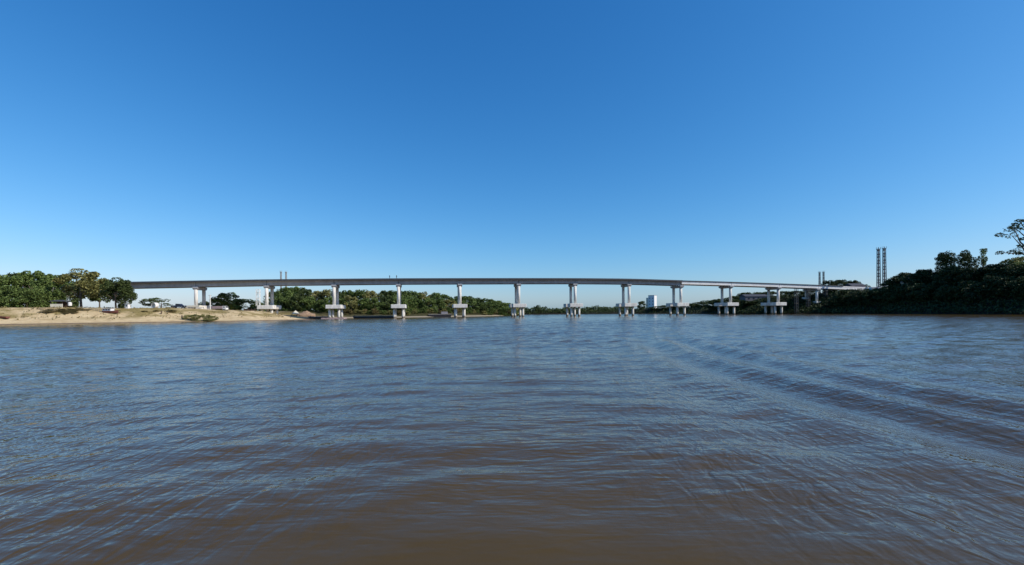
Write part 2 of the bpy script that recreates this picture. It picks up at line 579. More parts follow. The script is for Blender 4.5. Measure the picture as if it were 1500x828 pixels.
S_LEFT, S_MAIN, S_RIGHT = -206, 95, 216
mb = MB(); strip(mb, S_LEFT, S_MAIN, .3, W - .3, -.12, -.55); mb.build("deck_slab", M['girder'], bridge)
mb = MB(); strip(mb, S_MAIN + .04, S_RIGHT, .9, W - .9, -.30, -.62)
tag(mb.build("deck_slab", M['white_girder'], bridge), "pale newly cast slab of the right-hand spans")
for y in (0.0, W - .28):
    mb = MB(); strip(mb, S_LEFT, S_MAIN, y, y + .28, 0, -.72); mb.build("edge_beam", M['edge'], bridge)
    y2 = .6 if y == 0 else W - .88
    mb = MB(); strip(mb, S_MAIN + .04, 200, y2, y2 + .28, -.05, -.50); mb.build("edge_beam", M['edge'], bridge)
mb = MB(); strip(mb, S_LEFT, S_MAIN, .6, W - .6, -.05, -.115); mb.build("road_surface", M['asphalt'], bridge)

SUP = [S_LEFT] + [2 + 31 * k for k in range(-5, 6)] + [183, S_RIGHT]


def girder(mb, s0, s1, yc, top, depth, fl, web):
    """bulb-tee beam following the deck"""
    strip(mb, s0, s1, yc - fl, yc + fl, top, top - .22, 7.8)
    strip(mb, s0, s1, yc - web, yc + web, top - .222, top - depth + .42, 7.8)
    strip(mb, s0, s1, yc - fl * .8, yc + fl * .8, top - depth + .418, top - depth, 7.8)


for s0, s1 in zip(SUP[:-1], SUP[1:]):
    white = s0 >= S_MAIN - 1
    for yc in ((2.3, 4.8, 7.2, 9.7) if not white else (1.3, 4.4, 7.6, 10.7)):
        mb = MB()
        if white: girder(mb, s0 + .12, s1 - .12, yc, -.63, 1.5, .42, .34)
        else: girder(mb, s0 + .12, s1 - .12, yc, -.56, 2.2, .36, .3)
        o = mb.build("girder", M['white_girder'] if white else M['girder'], bridge)
        if white: o['label'] = "bright new concrete girder"

for k, s in enumerate(SUP[1:-1]):
    zt = dz(s)
    white = s >= S_MAIN - 1
    cb_top = zt - (2.20 if s > S_MAIN + 1 else 2.85)
    mb = MB()                                    # pier cap, ends tapered like a hammerhead
    cx = 1.15
    ci = .4 if white else 1.2
    prof = [(ci, cb_top), (W - ci, cb_top), (W - ci, cb_top - .7), (W - 1.9, cb_top - 1.3), (1.9, cb_top - 1.3), (ci, cb_top - .7)]
    n = len(prof)
    vs = [(s - cx, y, z) for y, z in prof] + [(s + cx, y, z) for y, z in prof]
    fs = [tuple(range(n)), tuple(range(2 * n - 1, n - 1, -1))] + [((i + 1) % n, i, n + i, n + (i + 1) % n) for i in range(n)]
    mb.add(vs, fs)
    for y in ((2.3, 4.8, 7.2, 9.7) if not white else (1.3, 4.4, 7.6, 10.7)):
        mb.box((s, y, cb_top + .045), (1.5, .6, .10))
    pier = mb.build("pier", M['girder'], bridge)  # cap takes the darker girder grey in place of the deck's shade
    on_land = None
    for yc in (2.1, 9.9):
        p = B0 + D * s + NB * yc
        g = gz(p.x, p.y)
        cap_b, cap_t = 5.0, 6.9
        if g > cap_b - .3: cap_b, cap_t = g - .3, g + .9
        c = MB()
        c.tube((s, yc, cap_t - .05), (s, yc, cb_top - 1.25), .76, .76, 20)
        c.build("column", M['concrete'], pier, True)
        c = MB().box((s, yc, (cap_b + cap_t) / 2), (7.2 if s < 170 else 3.6, 5.0 if s < 170 else 3.6, cap_t - cap_b), bev=.12)
        c.build("pile_cap", M['concrete'], pier)
        if g < cap_b + .2:
            for dx in (-2.15, 2.15):
                MB().tube((s + dx, yc, min(g, 0) - 1.0), (s + dx, yc, cap_b + .05), .62, .62, 16).build("pile", M['pile'], pier, True)

for s, flip in ((S_LEFT, -1), (S_RIGHT, 1)):
    zt = dz(s)
    c = MB()
    c.box((s + flip * .9, W / 2, zt - 3.3), (1.6, W + .6, 6.2), bev=.08)
    c.box((s + flip * 3.6, -.1, zt - 2.6), (3.8, .4, 4.6)); c.box((s + flip * 3.6, W + .1, zt - 2.6), (3.8, .4, 4.6))
    c.build("abutment", M['concrete'], bridge)
# stepped footing blocks up the right bank
c = MB()
for i, (ds, zz) in enumerate(((186.5, 5.9), (189.5, 7.5), (193.0, 9.6), (196, 11.2))):
    c.box((ds, 1.5, zz), (3.0, 4.0, 1.5), bev=.08)
c.build("stepped_footing", M['concrete'], bridge)


def bp(s, y, z=0):
    p = B0 + D * s + NB * y
    return Vector((p.x, p.y, z))


# approach road beyond the right abutment
mb = MB()
for i in range(14):
    s0, s1 = 217.8 + i * 5, 222.8 + i * 5
    a, b = bp(s0, 1), bp(s0, W - 1); c_, d_ = bp(s1, W - 1), bp(s1, 1)
    z0, z1 = dz(s0) - .06, dz(s1) - .06
    mb.add([(a.x, a.y, z0), (b.x, b.y, z0), (c_.x, c_.y, z1), (d_.x, d_.y, z1), (a.x, a.y, z0 - 3), (b.x, b.y, z0 - 3), (c_.x, c_.y, z1 - 3), (d_.x, d_.y, z1 - 3)],
           [(0, 3, 2, 1), (0, 4, 7, 3), (1, 2, 6, 5), (0, 1, 5, 4), (3, 7, 6, 2)])
tag(mb.build("approach_road", M['soil']), "earth approach road behind the bridge's right end", kind='structure')

# ------------------------------------------------------------------ vegetation
def leaf_quads(C, size, up=.25, flat=.0):
    """C: (n,3) centres -> verts, faces of random small leaf sprays"""
    n = len(C)
    nv = np.random.normal(size=(n, 3)); nv[:, 2] = np.abs(nv[:, 2]) + up
    nv /= np.linalg.norm(nv, axis=1)[:, None]
    a = np.cross(nv, np.random.normal(size=(n, 3))); a /= np.linalg.norm(a, axis=1)[:, None]
    b = np.cross(nv, a)
    s = size * np.random.uniform(.6, 1.35, n)[:, None]
    bend = nv * s * .25
    V = np.stack([C - a * s, C - b * s * .55 + bend, C + a * s, C + b * s * .55 + bend], 1).reshape(-1, 3)
    Fc = np.arange(4 * n).reshape(n, 4)
    return V, Fc


def np_mesh(name, V, Fc):
    me = bpy.data.meshes.new(name)
    me.vertices.add(len(V)); me.vertices.foreach_set("co", np.asarray(V, np.float32).ravel())
    me.loops.add(Fc.size); me.loops.foreach_set("vertex_index", Fc.astype(np.int32).ravel())
    me.polygons.add(len(Fc)); me.polygons.foreach_set("loop_start", np.arange(0, Fc.size, 4, dtype=np.int32))
    me.update(calc_edges=True)
    return me


def crown_points(rng, n, base, clumps, spread, flat=1.0):
    """points in clumps inside a unit crown: radius 1 (x, y), z from base to 1"""
    cz = rng.uniform(0, 1, clumps)
    prof = np.sin(np.pi * np.clip(.14 + .80 * cz, 0, 1)) ** .65
    ang = rng.uniform(0, 2 * np.pi, clumps)
    rad = prof * rng.uniform(.25, 1.0, clumps) ** .55
    cc = np.stack([rad * np.cos(ang), rad * np.sin(ang), base + (1 - base) * cz * .94], 1)
    cs = spread * rng.uniform(.6, 1.4, clumps)
    k = rng.integers(0, clumps, n)
    d = rng.normal(size=(n, 3)); d /= np.linalg.norm(d, axis=1)[:, None]
    d *= (rng.uniform(.35, 1, n) ** .5)[:, None]
    P = cc[k] + d * cs[k][:, None] * np.array([1, 1, .42 * flat])
    P[:, 2] = np.clip(P[:, 2], base * .75, 1.03)
    return P, cc


PROTO = {}


def make_proto(kind, seed, n, base, clumps, spread, leaf, H, Wd, flat=1.0, limbs=7):
    """tree of height H and crown width Wd; returns (trunk mesh, crown mesh, H, Wd)"""
    rng = np.random.default_rng(seed)
    np.random.seed(seed)
    P, cc = crown_points(rng, n, base, clumps, spread, flat)
    C = P * np.array([Wd / 2, Wd / 2, H])
    V, Fc = leaf_quads(C, leaf)
    crown = np_mesh("crown", V, Fc)
    mb = MB()
    r0 = H * .022
    lean = rng.uniform(-.03, .03, 2) * H
    z1 = H * (base + .35 * (1 - base))
    top = (lean[0], lean[1], z1)
    mb.path([(0, 0, -.8), (lean[0] * .3, lean[1] * .3, H * base * .5), (lean[0] * .8, lean[1] * .8, H * base), top], [r0 * 1.35, r0, r0 * .85, r0 * .55], 8)
    for i in rng.choice(len(cc), min(limbs, len(cc)), replace=False):
        e = cc[i] * np.array([Wd / 2, Wd / 2, H])
        zs = min(z1, max(H * base * .8, e[2] * .55))
        st = np.array([lean[0] * zs / z1, lean[1] * zs / z1, zs])
        m_ = (st + e) / 2 + rng.normal(size=3) * .03 * H
        mb.path([tuple(st), tuple(m_), tuple(e)], [r0 * .5, r0 * .34, r0 * .12], 5)
    me = bpy.data.meshes.new("trunk")
    me.from_pydata(mb.v, [], mb.f); me.update()
    PROTO.setdefault(kind, []).append((me, crown, H, Wd))


for sd in range(4): make_proto('dense', 10 + sd, 5200, .07, 44, .30, .36, 12, 10)
for sd in range(3): make_proto('open', 30 + sd, 4200, .34, 26, .27, .36, 12, 11)
for sd in range(2): make_proto('wide', 40 + sd, 1800, .42, 24, .25, .34, 9, 13, .8)
for sd in range(4): make_proto('bushy', 50 + sd, 2800, .03, 30, .32, .32, 7, 9, limbs=4)
make_proto('lollipop', 60, 1100, .56, 10, .34, .26, 14, 4.5)
make_proto('sparse', 61, 2200, .45, 34, .13, .32, 30, 22, .6, limbs=22)
make_proto('tall', 62, 9000, .12, 26, .34, .45, 24, 20)

WIND = [0]


def tree(kind, X, Y, ztop, wid, mat, label, group, name="tree", bark='bark', cat="tree", z=None, sink=.3):
    me_t, me_c, H, Wd = random.choice(PROTO[kind])
    base = (gz(X, Y) if z is None else z) - sink
    sz = (ztop - base) / H
    sw = wid / Wd
    key = (me_c.name, mat)
    if key not in MESHES:
        c = me_c.copy(); c.materials.clear(); c.materials.append(M[mat]); MESHES[key] = c
        tt = me_t.copy(); tt.materials.clear(); tt.materials.append(M[bark]); MESHES[(me_c.name, mat, 't')] = tt
    e = empty(name, (X, Y, base), random.uniform(0, 6.28))
    e.scale = (sw, sw, sz)
    link("trunk", MESHES[(me_c.name, mat, 't')], None, e)
    link("crown", MESHES[key], None, e)
    tag(e, label, cat, group)
    return e


MESHES = {}


def tpx(kind, px, ytop, Y, wpx, mat, label, group, **kw):
    return tree(kind, wx(px, Y), Y, wz(px, ytop, Y), wpx * Y / F, mat, label, group, **kw)


# --- left bank
GL = "trees on the left bank above the sand"
tpx('dense', 4, 404, 180, 46, 'leaf', "dark green tree at the far left end of the left bank's row", GL)
tpx('dense', 29, 402, 190, 44, 'leaf_dark', "second tree from the left end of the left bank's row", GL)
tpx('dense', 51, 397.5, 188, 46, 'leaf', "rounded green tree topping the left half of the left bank's row", GL)
tpx('dense', 76, 403, 196, 38, 'leaf', "green tree behind the cream shelter on the left bank", GL)
tpx('dense', 97, 404, 202, 34, 'leaf_dark', "dark tree standing behind the pale olive tree on the left bank", GL)
tpx('open', 119, 397, 183, 62, 'leaf_olive', "tall pale olive tree with a spreading crown on the left bank", GL)
tpx('open', 146, 411, 196, 34, 'leaf', "small tree between the olive tree and the dark tree by the bridge end", GL)
tpx('open', 170, 409, 178, 46, 'leaf_dark', "dark round tree hiding the left end of the bridge", GL)
tpx('dense', 183, 416, 190, 22, 'leaf_dark', "narrow dark tree at the right end of the left bank's row", GL)
for px, yt, Y, w in ((12, 420, 172, 34), (40, 424, 174, 34), (62, 420, 178, 30), (-14, 412, 176, 40)):
    tpx('bushy', px, yt, Y, w, 'leaf', "low bushy tree in front of the row at the left end of the bank", "bushy trees before the left row", name="bushy_tree")
tpx('wide', 236, 436.5, 214, 46, 'leaf_dark', "low flat-topped tree alone on the sand under the bridge", None)
tpx('dense', 336, 429, 232, 40, 'leaf', "rounded green tree behind the parked truck under the bridge", None)
GB = "bushes round the truck under the bridge"
tpx('bushy', 316, 438, 236, 26, 'leaf_dark', "dark bush just left of the rounded tree behind the truck", GB, name="bush", cat="bush")
tpx('bushy', 358, 438.5, 238, 36, 'leaf_dark', "dark bush just right of the rounded tree behind the truck", GB, name="bush", cat="bush")
tpx('bushy', 299, 442, 236, 20, 'leaf_dark', "small dark bush behind the first pier's columns", GB, name="bush", cat="bush")
tpx('bushy', 377, 441, 244, 20, 'leaf', "small bush left of the second pier's columns", GB, name="bush", cat="bush")
# green patch by the water in front of the first pier
GS = "shrubs at the water's edge below the first pier"
for px, yt, Y, w in ((274, 461.5, 174, 12), (284, 460.8, 173, 14), (295, 461, 173, 14), (306, 461.5, 174, 14), (314, 463, 176, 9)):
    tpx('bushy', px, yt, Y, w, 'leaf_olive', "low olive shrub in the patch at the water's edge before the first pier", GS, name="shrub", cat="shrub")
GD = "dry bushes on the left sand slope"
DRY = [(80, 452.5, 167, 24), (97, 452, 168, 22), (113, 451, 170, 18), (60, 452, 168, 18), (38, 454, 166, 16), (18, 455, 164, 16), (230, 454, 178, 10), (250, 454, 180, 16),
       (104, 455, 166, 18), (72, 455, 164, 20), (128, 453, 172, 12), (212, 455.5, 176, 10), (338, 457, 200, 14), (352, 457.5, 204, 12)]
for px, yt, Y, w in DRY:
    where = "between the first and second piers" if px > 320 else ("below the flat-topped tree" if px > 200 else "below the left tree row")
    tpx('bushy', px, yt, Y, w, 'leaf_dry', "dry yellowish bush on the sand slope " + where, GD, name="bush", cat="bush")

# --- wood behind the bridge
WOOD = [(404, 428), (417, 423), (431, 420.5), (447, 423), (462, 427), (478, 426), (494, 427), (510, 426.5), (527, 425.5), (544, 426.5), (560, 427), (576, 428), (592, 427), (607, 428), (622, 428.5),
        (638, 430), (654, 432), (669, 433.5), (685, 435.5), (699, 437.5), (713, 439), (727, 441.5), (740, 445), (749, 448.5)]
PIERPX = [290, 390, 490, 585, 674, 757]
BAYS = {1: "second and third", 2: "third and fourth", 3: "fourth and fifth", 4: "fifth and sixth"}


def shore_y(px):
    return float(np.interp(px, [400, 480, 540, 600, 680, 740, 752], [256, 256, 260, 274, 298, 322, 328]))


def bay(px):
    for i in range(len(PIERPX) - 1):
        if PIERPX[i] <= px < PIERPX[i + 1]: return BAYS.get(i, "second and third")
    return "second and third"


for i, (px, yt) in enumerate(WOOD):
    Y = shore_y(px) + random.uniform(20, 27)
    mat = random.choice(['leaf', 'leaf', 'leaf', 'leaf_dark', 'leaf_olive'] if px > 445 else ['leaf_dark', 'leaf'])
    b = bay(px)
    tpx('dense', px, yt + random.uniform(-1.2, 1.0), Y, random.uniform(25, 33), mat,
        "tall back-row tree in the wood, between the %s bridge piers" % b, "wood behind the bridge, back row")
    px2 = px + random.uniform(3, 9)
    Y2 = shore_y(px2) + random.uniform(9, 14)
    yg = 459 - (px2 - 400) * .012
    yt2 = yt + (yg - yt) * random.uniform(.22, .42)
    tpx('bushy', px2, yt2, Y2, random.uniform(22, 29), random.choice(['leaf', 'leaf', 'leaf', 'leaf_dark', 'leaf_olive']),
        "bushy front-row tree in the wood, between the %s bridge piers" % b, "wood behind the bridge, front row", name="bushy_tree")
for i in range(34):
    px = 505 + i * 7.3 + random.uniform(-3, 3)
    Y = shore_y(px) + random.uniform(3.5, 7)
    tree('bushy', wx(px, Y), Y, gz(wx(px, Y), Y) + random.uniform(1.6, 3.0), random.uniform(3.5, 6.0), random.choice(['leaf_olive', 'leaf', 'leaf_dry']),
         "low shrub on the bank below the wood, between the %s bridge piers" % bay(px), "shrubs along the wood's bank", name="shrub", cat="shrub")

# --- far bank beyond the bridge, middle right
for px, yt, Y, w in ((962, 449, 424, 24), (978, 447, 420, 28), (994, 446.5, 412, 28), (1009, 445, 402, 30), (1023, 443, 390, 30), (1036, 440.5, 380, 30)):
    tpx('bushy', px, yt, Y, w, 'leaf_dark', "low dark tree on the far bank between the white tower block and the tenth pier", "low trees on the far bank", name="bushy_tree")
for i in range(16):
    px = 1078 + i * 9.2 + random.uniform(-2, 2)
    Y = float(np.interp(px, [1078, 1120, 1200, 1230], [312, 306, 296, 290])) + random.uniform(-2, 4)
    tpx('bushy', px, random.uniform(438, 445), Y, random.uniform(20, 27), random.choice(['leaf_dark', 'leaf_shade']),
        "low dark bush on the bank behind the white spans' piers", "bushes behind the white spans", name="bush", cat="bush")
for px, yt, Y, w in ((1048, 439, 350, 28), (1060, 437.5, 338, 30), (1075, 434, 330, 30)):
    tpx('dense', px, yt, Y, w, 'leaf_dark', "dark tree on the far bank directly behind the tenth pier", "dark trees behind the tenth pier")
for px, yt, Y, w in ((1092, 429, 345, 26), (1112, 428.5, 340, 26), (1130, 427, 325, 26), (1149, 427, 318, 26), (1167, 426.5, 312, 26), (1186, 426, 310, 24)):
    tpx('dense', px, yt, Y, w, 'leaf_dark', "dark tree behind the right-hand white spans of the bridge", "dark trees behind the white spans")
tpx('dense', 940, 441.5, 440, 13, 'leaf_dark', "small dark tree just left of the white tower block on the far bank", None)
tpx('bushy', 788, 447.5, 462, 10, 'leaf_dark', "small tree poking above the far wood right of the sixth pier", None)

# far wood beyond the bend: one mass
rng = np.random.default_rng(5)
n = 20000
px_ = rng.uniform(-260, 120, n); yy = 457.2 + rng.uniform(0, 1, n) ** 1.4 * 24
hh = 4.9 + .5 * np.sin(px_ * .09) + .6 * np.sin(px_ * .23 + 1) + .6 * np.sin(px_ * .61) + .4 * np.sin(px_ * 1.7)
Pg = np.stack([px_, yy], 1)
Cc = np.column_stack([Pg, height(Pg) + hh * np.clip((yy - 456) / 4, .3, 1) * rng.uniform(0, 1, n) ** .7])
np.random.seed(3)
V, Fc = leaf_quads(Cc, .75)
tag(link("far_woodland", np_mesh("far_woodland", V, Fc), M['leaf_dark']), "low dark line of woodland along the far bank beyond the bridge", "woodland", None, 'stuff')

# --- right bank
GR = "trees along the top of the right bank"
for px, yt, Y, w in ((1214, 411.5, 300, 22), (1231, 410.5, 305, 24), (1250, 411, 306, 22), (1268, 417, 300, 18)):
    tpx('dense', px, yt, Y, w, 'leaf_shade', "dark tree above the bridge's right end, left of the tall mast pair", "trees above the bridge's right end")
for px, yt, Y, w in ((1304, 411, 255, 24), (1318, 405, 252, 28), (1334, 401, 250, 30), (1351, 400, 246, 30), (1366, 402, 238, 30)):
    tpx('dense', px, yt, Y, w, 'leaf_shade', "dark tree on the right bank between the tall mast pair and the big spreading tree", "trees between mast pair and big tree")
tpx('tall', 1399, 367, 228, 47, 'leaf_shade', "big dark spreading tree rising highest on the right bank", GR)
tpx('bushy', 1379, 371, 232, 14, 'leaf_shade', "small dark crown poking up left of the big spreading tree", GR, name="slender_tree", z=24)
tpx('lollipop', 1441.5, 366, 226, 15, 'leaf', "slender tree with one small round tuft on a bare stem", GR, name="slender_tree", z=16)
tpx('dense', 1422, 402, 226, 30, 'leaf_dark', "dark tree at the right foot of the big spreading tree", GR)
tpx('dense', 1448, 404, 214, 32, 'leaf_dark', "dark low tree under the slender tufted tree", GR)
tpx('dense', 1466, 399, 205, 30, 'leaf_dark', "dark tree between the slender tufted tree and the olive tree", GR)
tpx('dense', 1489, 378, 200, 44, 'leaf_olive', "olive green tree near the right edge of the picture", GR)
tpx('dense', 1512, 384, 192, 44, 'leaf', "green tree cut by the right edge of the picture", GR)
tpx('sparse', 1516, 313, 206, 104, 'leaf_dark', "very tall sparse tree reaching in from the right edge, bare limbs and thin tufts", GR, name="sparse_tree", bark='pale_bark')
# lower trees on the slope
for i in range(30):
    px = 1216 + i * 10.4 + random.uniform(-3, 3)
    Yw = float(np.interp(px, [1200, 1300, 1400, 1500, 1530], [264, 234, 198, 174, 168]))
    Y = Yw + random.uniform(5, 9)
    X = wx(px, Y) + random.uniform(2, 5)
    g = gz(X, Y)
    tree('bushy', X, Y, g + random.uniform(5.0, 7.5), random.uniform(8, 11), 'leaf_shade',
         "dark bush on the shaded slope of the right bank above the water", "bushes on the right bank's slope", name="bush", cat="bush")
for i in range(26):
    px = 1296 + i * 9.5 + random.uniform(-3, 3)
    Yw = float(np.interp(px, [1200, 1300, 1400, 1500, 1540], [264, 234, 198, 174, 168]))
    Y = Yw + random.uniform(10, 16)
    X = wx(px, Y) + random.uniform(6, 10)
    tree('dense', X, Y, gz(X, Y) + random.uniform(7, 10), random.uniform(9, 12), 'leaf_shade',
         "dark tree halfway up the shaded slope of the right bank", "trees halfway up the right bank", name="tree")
# lit shrub below the mast pair
tpx('bushy', 1271, 441, 252, 16, 'leaf_olive', "sunlit yellow-green shrub on the dark right bank below the mast pair", None, name="shrub", cat="shrub")
# undergrowth over the right slope
n = 34000
yy = rng.uniform(60, 330, n); dd = rng.uniform(.3, 30, n)
xb = np.interp(yy, [60, 100, 174, 200, 238, 266, 282, 296, 322, 360], [197, 195, 191, 189, 186, 175, 160, 148, 147, 144])
Pg = np.stack([xb + dd, yy], 1)
keep = (sdist(Pg) > -.3)
Pg = Pg[keep]
Pf = np.stack([rng.uniform(60, 176, 30000), rng.uniform(285, 465, 30000)], 1)
df = sdist(Pf)
Pg = np.concatenate([Pg, Pf[(df > -.2) & (df < 16)]])
Cc = np.column_stack([Pg, height(Pg) + rng.uniform(0, 1.6, len(Pg))])
V, Fc = leaf_quads(Cc, .5)
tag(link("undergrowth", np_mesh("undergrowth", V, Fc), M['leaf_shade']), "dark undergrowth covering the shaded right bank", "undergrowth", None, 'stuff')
# dry grass tufts on the left bank
n = 16000
Pg = np.stack([rng.uniform(-200, -95, n), rng.uniform(140, 250, n)], 1)
d_ = sdist(Pg)
keep = (d_ > 6) & (wob(Pg, .3, 9.0) + wob(Pg, 1.1, 5.) > .25)
Pg = Pg[keep]
Cc = np.column_stack([Pg, height(Pg) + rng.uniform(0, .3, len(Pg))])
V, Fc = leaf_quads(Cc, .28, up=0)
tag(link("dry_grass", np_mesh("dry_grass", V, Fc), M['leaf_dry']), "patches of dry yellow grass on the sandy left bank", "grass", None, 'stuff')

# ------------------------------------------------------------------ masts
def mast_proto(mat, Hm, w, r, name="lattice_mast"):
    e = empty(name)
    hw = w / 2; tw = hw * .72
    for sx_ in (-1, 1):
        for sy_ in (-1, 1):
            MB().tube((sx_ * hw, sy_ * hw, -1), (sx_ * tw, sy_ * tw, Hm), r, r * .8, 6).build("leg", M[mat], e)
    b = MB()
    nb = int(Hm / (w * 1.3))
    cs = [(-1, -1), (1, -1), (1, 1), (-1, 1)]
    for i in range(nb):
        z0, z1 = Hm * i / nb, Hm * (i + 1) / nb
        a0, a1 = hw + (tw - hw) * z0 / Hm, hw + (tw - hw) * z1 / Hm
        for j in range(4):
            p, q = cs[j], cs[(j + 1) % 4]
            if i % 2: p, q = q, p
            b.tube((p[0] * a0, p[1] * a0, z0), (q[0] * a1, q[1] * a1, z1), r * .55, None, 5)
            b.tube((cs[j][0] * a1, cs[j][1] * a1, z1), (cs[(j + 1) % 4][0] * a1, cs[(j + 1) % 4][1] * a1, z1), r * .5, None, 5)
    b.build("bracing", M[mat], e)
    c = MB().box((0, 0, Hm + .1), (w * 1.15, w * 1.15, .3))
    for a, bb in ((-1, -1), (1, -1), (1, 1), (-1, 1)):
        c.tube((a * w * .5, bb * w * .5, Hm + .2), (a * w * .5, bb * w * .5, Hm + 1.2), r * .5, None, 5)
    c.build("platform", M[mat], e)
    return e


for (pair, Y, mat, w, r, group) in (
        (((412, 396, "left mast of the pale pair behind the bridge near the second pier"), (419.5, 396.5, "right mast of the pale pair behind the bridge near the second pier")), 310, 'mast_pale', .9, .12, "pale masts behind the second pier"),
        (((1201, 397, "left mast of the thin dark pair beyond the bridge's right end"), (1206.8, 396.5, "right mast of the thin dark pair beyond the bridge's right end")), 330, 'mast_dark', 1.0, .14, "thin masts beyond the right end"),
        (((1287.5, 362, "left mast of the tall dark pair on the right bank"), (1296, 361, "right mast of the tall dark pair on the right bank")), 268, 'mast_dark', 1.35, .2, "tall masts on the right bank")):
    for px, yt, lab in pair:
        X = wx(px, Y); g = gz(X, Y)
        e = mast_proto(mat, wz(px, yt, Y) - g - 1.3, w, r)
        e.location = (X, Y, g)
        tag(e, lab, "mast", group)

# ------------------------------------------------------------------ buildings
def house(X, Y, z, w, d, h, rh, wall, roof, label, rz=0.0, wins=2, name="house", door=True):
    e = empty(name, (X, Y, z), rz)
    MB().box((0, 0, h / 2 - .5), (w, d, h + 1)).build("wall", M[wall], e)
    r_ = MB()
    o = .35
    r_.add([(-w / 2 - o, -d / 2 - o, h - .1), (w / 2 + o, -d / 2 - o, h - .1), (w / 2 + o, d / 2 + o, h - .1), (-w / 2 - o, d / 2 + o, h - .1), (-w / 2 - o, 0, h + rh), (w / 2 + o, 0, h + rh)],
           [(0, 1, 5, 4), (2, 3, 4, 5), (0, 4, 3), (1, 2, 5), (3, 2, 1, 0)])
    r_.build("roof", M[roof], e)
    for i in range(wins):
        x = -w / 2 + w * (i + .7) / (wins + .6)
        MB().box((x, -d / 2 - .02, h * .58), (1.1, .1, 1.1)).build("window", M['glass'], e)
    if door:
        MB().box((w * .36, -d / 2 - .02, 1.02), (.95, .1, 2.05)).build("door", M['timber'], e)
    tag(e, label, name.replace('_', ' '))
    return e


# white tower block on the far bank
Y = 470; px = 956
X = wx(px, Y); g = gz(X, Y)
e = empty("tower_building", (X, Y, g), R(-38))
tag(e, "white block building with a stepped top on the far bank beyond the bridge", "building")
ht = wz(px, 433, Y) - g
MB().box((0, 0, ht / 2 - .5), (6.2, 6.8, ht + 1)).build("wall", M['white'], e)
MB().box((-4.4, .3, ht * .42 - .5), (2.6, 5.6, ht * .84 + 1)).build("side_wing", M['cream'], e)
MB().box((0, 0, ht + .12), (6.6, 7.2, .24)).build("roof", M['grey_wall'], e)
for i in range(4):
    for xx in (-1.7, 1.5):
        MB().box((xx, -3.42, 2.2 + i * 3.0), (1.0, .1, 1.2)).build("window", M['grey_wall'], e)

Y = 318
X = wx(1104, Y)
house(X, Y, gz(X, Y) - .3, 15, 8, 3.4, 1.5, 'dark_wall', 'dark_roof', "long grey shed with a dark roof under the white spans", wins=4, name="shed")
Y = 296
X = wx(1252, Y)
house(X, Y, gz(X, Y), 8.5, 7, 4.6, 1.4, 'grey_wall', 'dark_roof', "grey building with a dark roof among the trees above the bridge's right end", wins=3, name="building")
for px, py, Y, lab in ((1325, 412, 240, "lower small pale hut among the trees right of the tall mast pair"), (1334, 406, 244, "upper small pale hut among the trees right of the tall mast pair"),
                       (1353, 409, 238, "small pale hut just left of the big spreading tree")):
    X = wx(px, Y)
    house(X, Y, gz(X, Y) - .2, 2.0, 3, wz(px, py, Y) - gz(X, Y) - .4, .6, 'cream', 'grey_wall', lab, rz=R(-20), wins=0, door=False, name="hut")
# white site containers at the end of the deck
for px, Y, w, lab in ((1280, 262, 4.0, "longer white site container on the bank below the mast pair"), (1290.5, 262, 2.2, "short white site container on the bank, middle of the three"),
                      (1298.5, 262, 1.8, "small pale site container on the bank, rightmost of the three")):
    X = wx(px, Y); zb = wz(px, 425, Y)
    e = empty("site_container", (X, Y, zb), R(-6))
    c = MB().box((0, 0, .85), (w, 2.3, 1.7), bev=.05)
    for k in range(int(w / .4)):
        c.box((-w / 2 + .3 + k * .4, -1.165, .85), (.14, .04, 1.4))
    c.build("body", M['white'], e)
    MB().box((w * .22, -1.20, .95), (.7, .05, 1.2)).build("door", M['grey_wall'], e)
    c = MB()
    g = gz(X, Y)
    for a in (-1, 1):
        for b in (-1, 1):
            c.box((a * (w / 2 - .2), b * .9, (g - zb) / 2 - .2), (.3, .3, abs(zb - g) + .4))
    c.build("foundation", M['concrete'], e)
    tag(e, lab, "container", "white site containers on the right bank")

# cream open shelter on the left bank
Y = 177.5
X = wx(87.5, Y); g = gz(X, Y)
e = empty("shelter", (X, Y, g), R(8))
tag(e, "low cream walled shelter with a dark roof under the trees on the left bank", "shelter")
zb = 1.5
MB().box((0, -1.5, zb / 2 - .3), (4.2, .18, zb + .6), bev=.03).build("low_wall", M['cream'], e)
for a in (-1.95, 1.95):
    for b in (-1.35, 1.35):
        MB().box((a, b, 1.0), (.14, .14, 3.0)).build("post", M['timber'], e)
c = MB()
c.add([(-2.6, -2.0, 2.45), (2.6, -2.0, 2.45), (2.6, 2.0, 2.45), (-2.6, 2.0, 2.45), (-1.2, 0, 3.1), (1.2, 0, 3.1)], [(0, 1, 5, 4), (1, 2, 5), (2, 3, 4, 5), (3, 0, 4), (3, 2, 1, 0)])
c.build("roof", M['dark_roof'], e)
MB().box((0, 1.45, .9), (3.8, .12, 2.9)).build("back_wall", M['timber'], e)

# ------------------------------------------------------------------ left bank objects
def ground_for(px, py, Y):
    return wz(px, py, Y)


# white box / tank beside the shelter
Y = 178
X = wx(102.5, Y); g = gz(X, Y)
e = empty("water_tank", (X, Y, g))
tag(e, "small white water tank on short legs right of the cream shelter", "tank")
MB().tube((0, 0, .8), (0, 0, 2.0), .6, .62, 18).tube((0, 0, 2.0), (0, 0, 2.2), .62, .2, 18).build("body", M['white'], e, False)
for a in range(4):
    an = a * math.pi / 2 + .7
    MB().tube((.45 * math.cos(an), .45 * math.sin(an), -.3), (.45 * math.cos(an), .45 * math.sin(an), .85), .06).build("leg", M['timber'], e)

# boat hauled out on the sand
Y = 171
X = wx(163, Y); g = gz(X, Y)


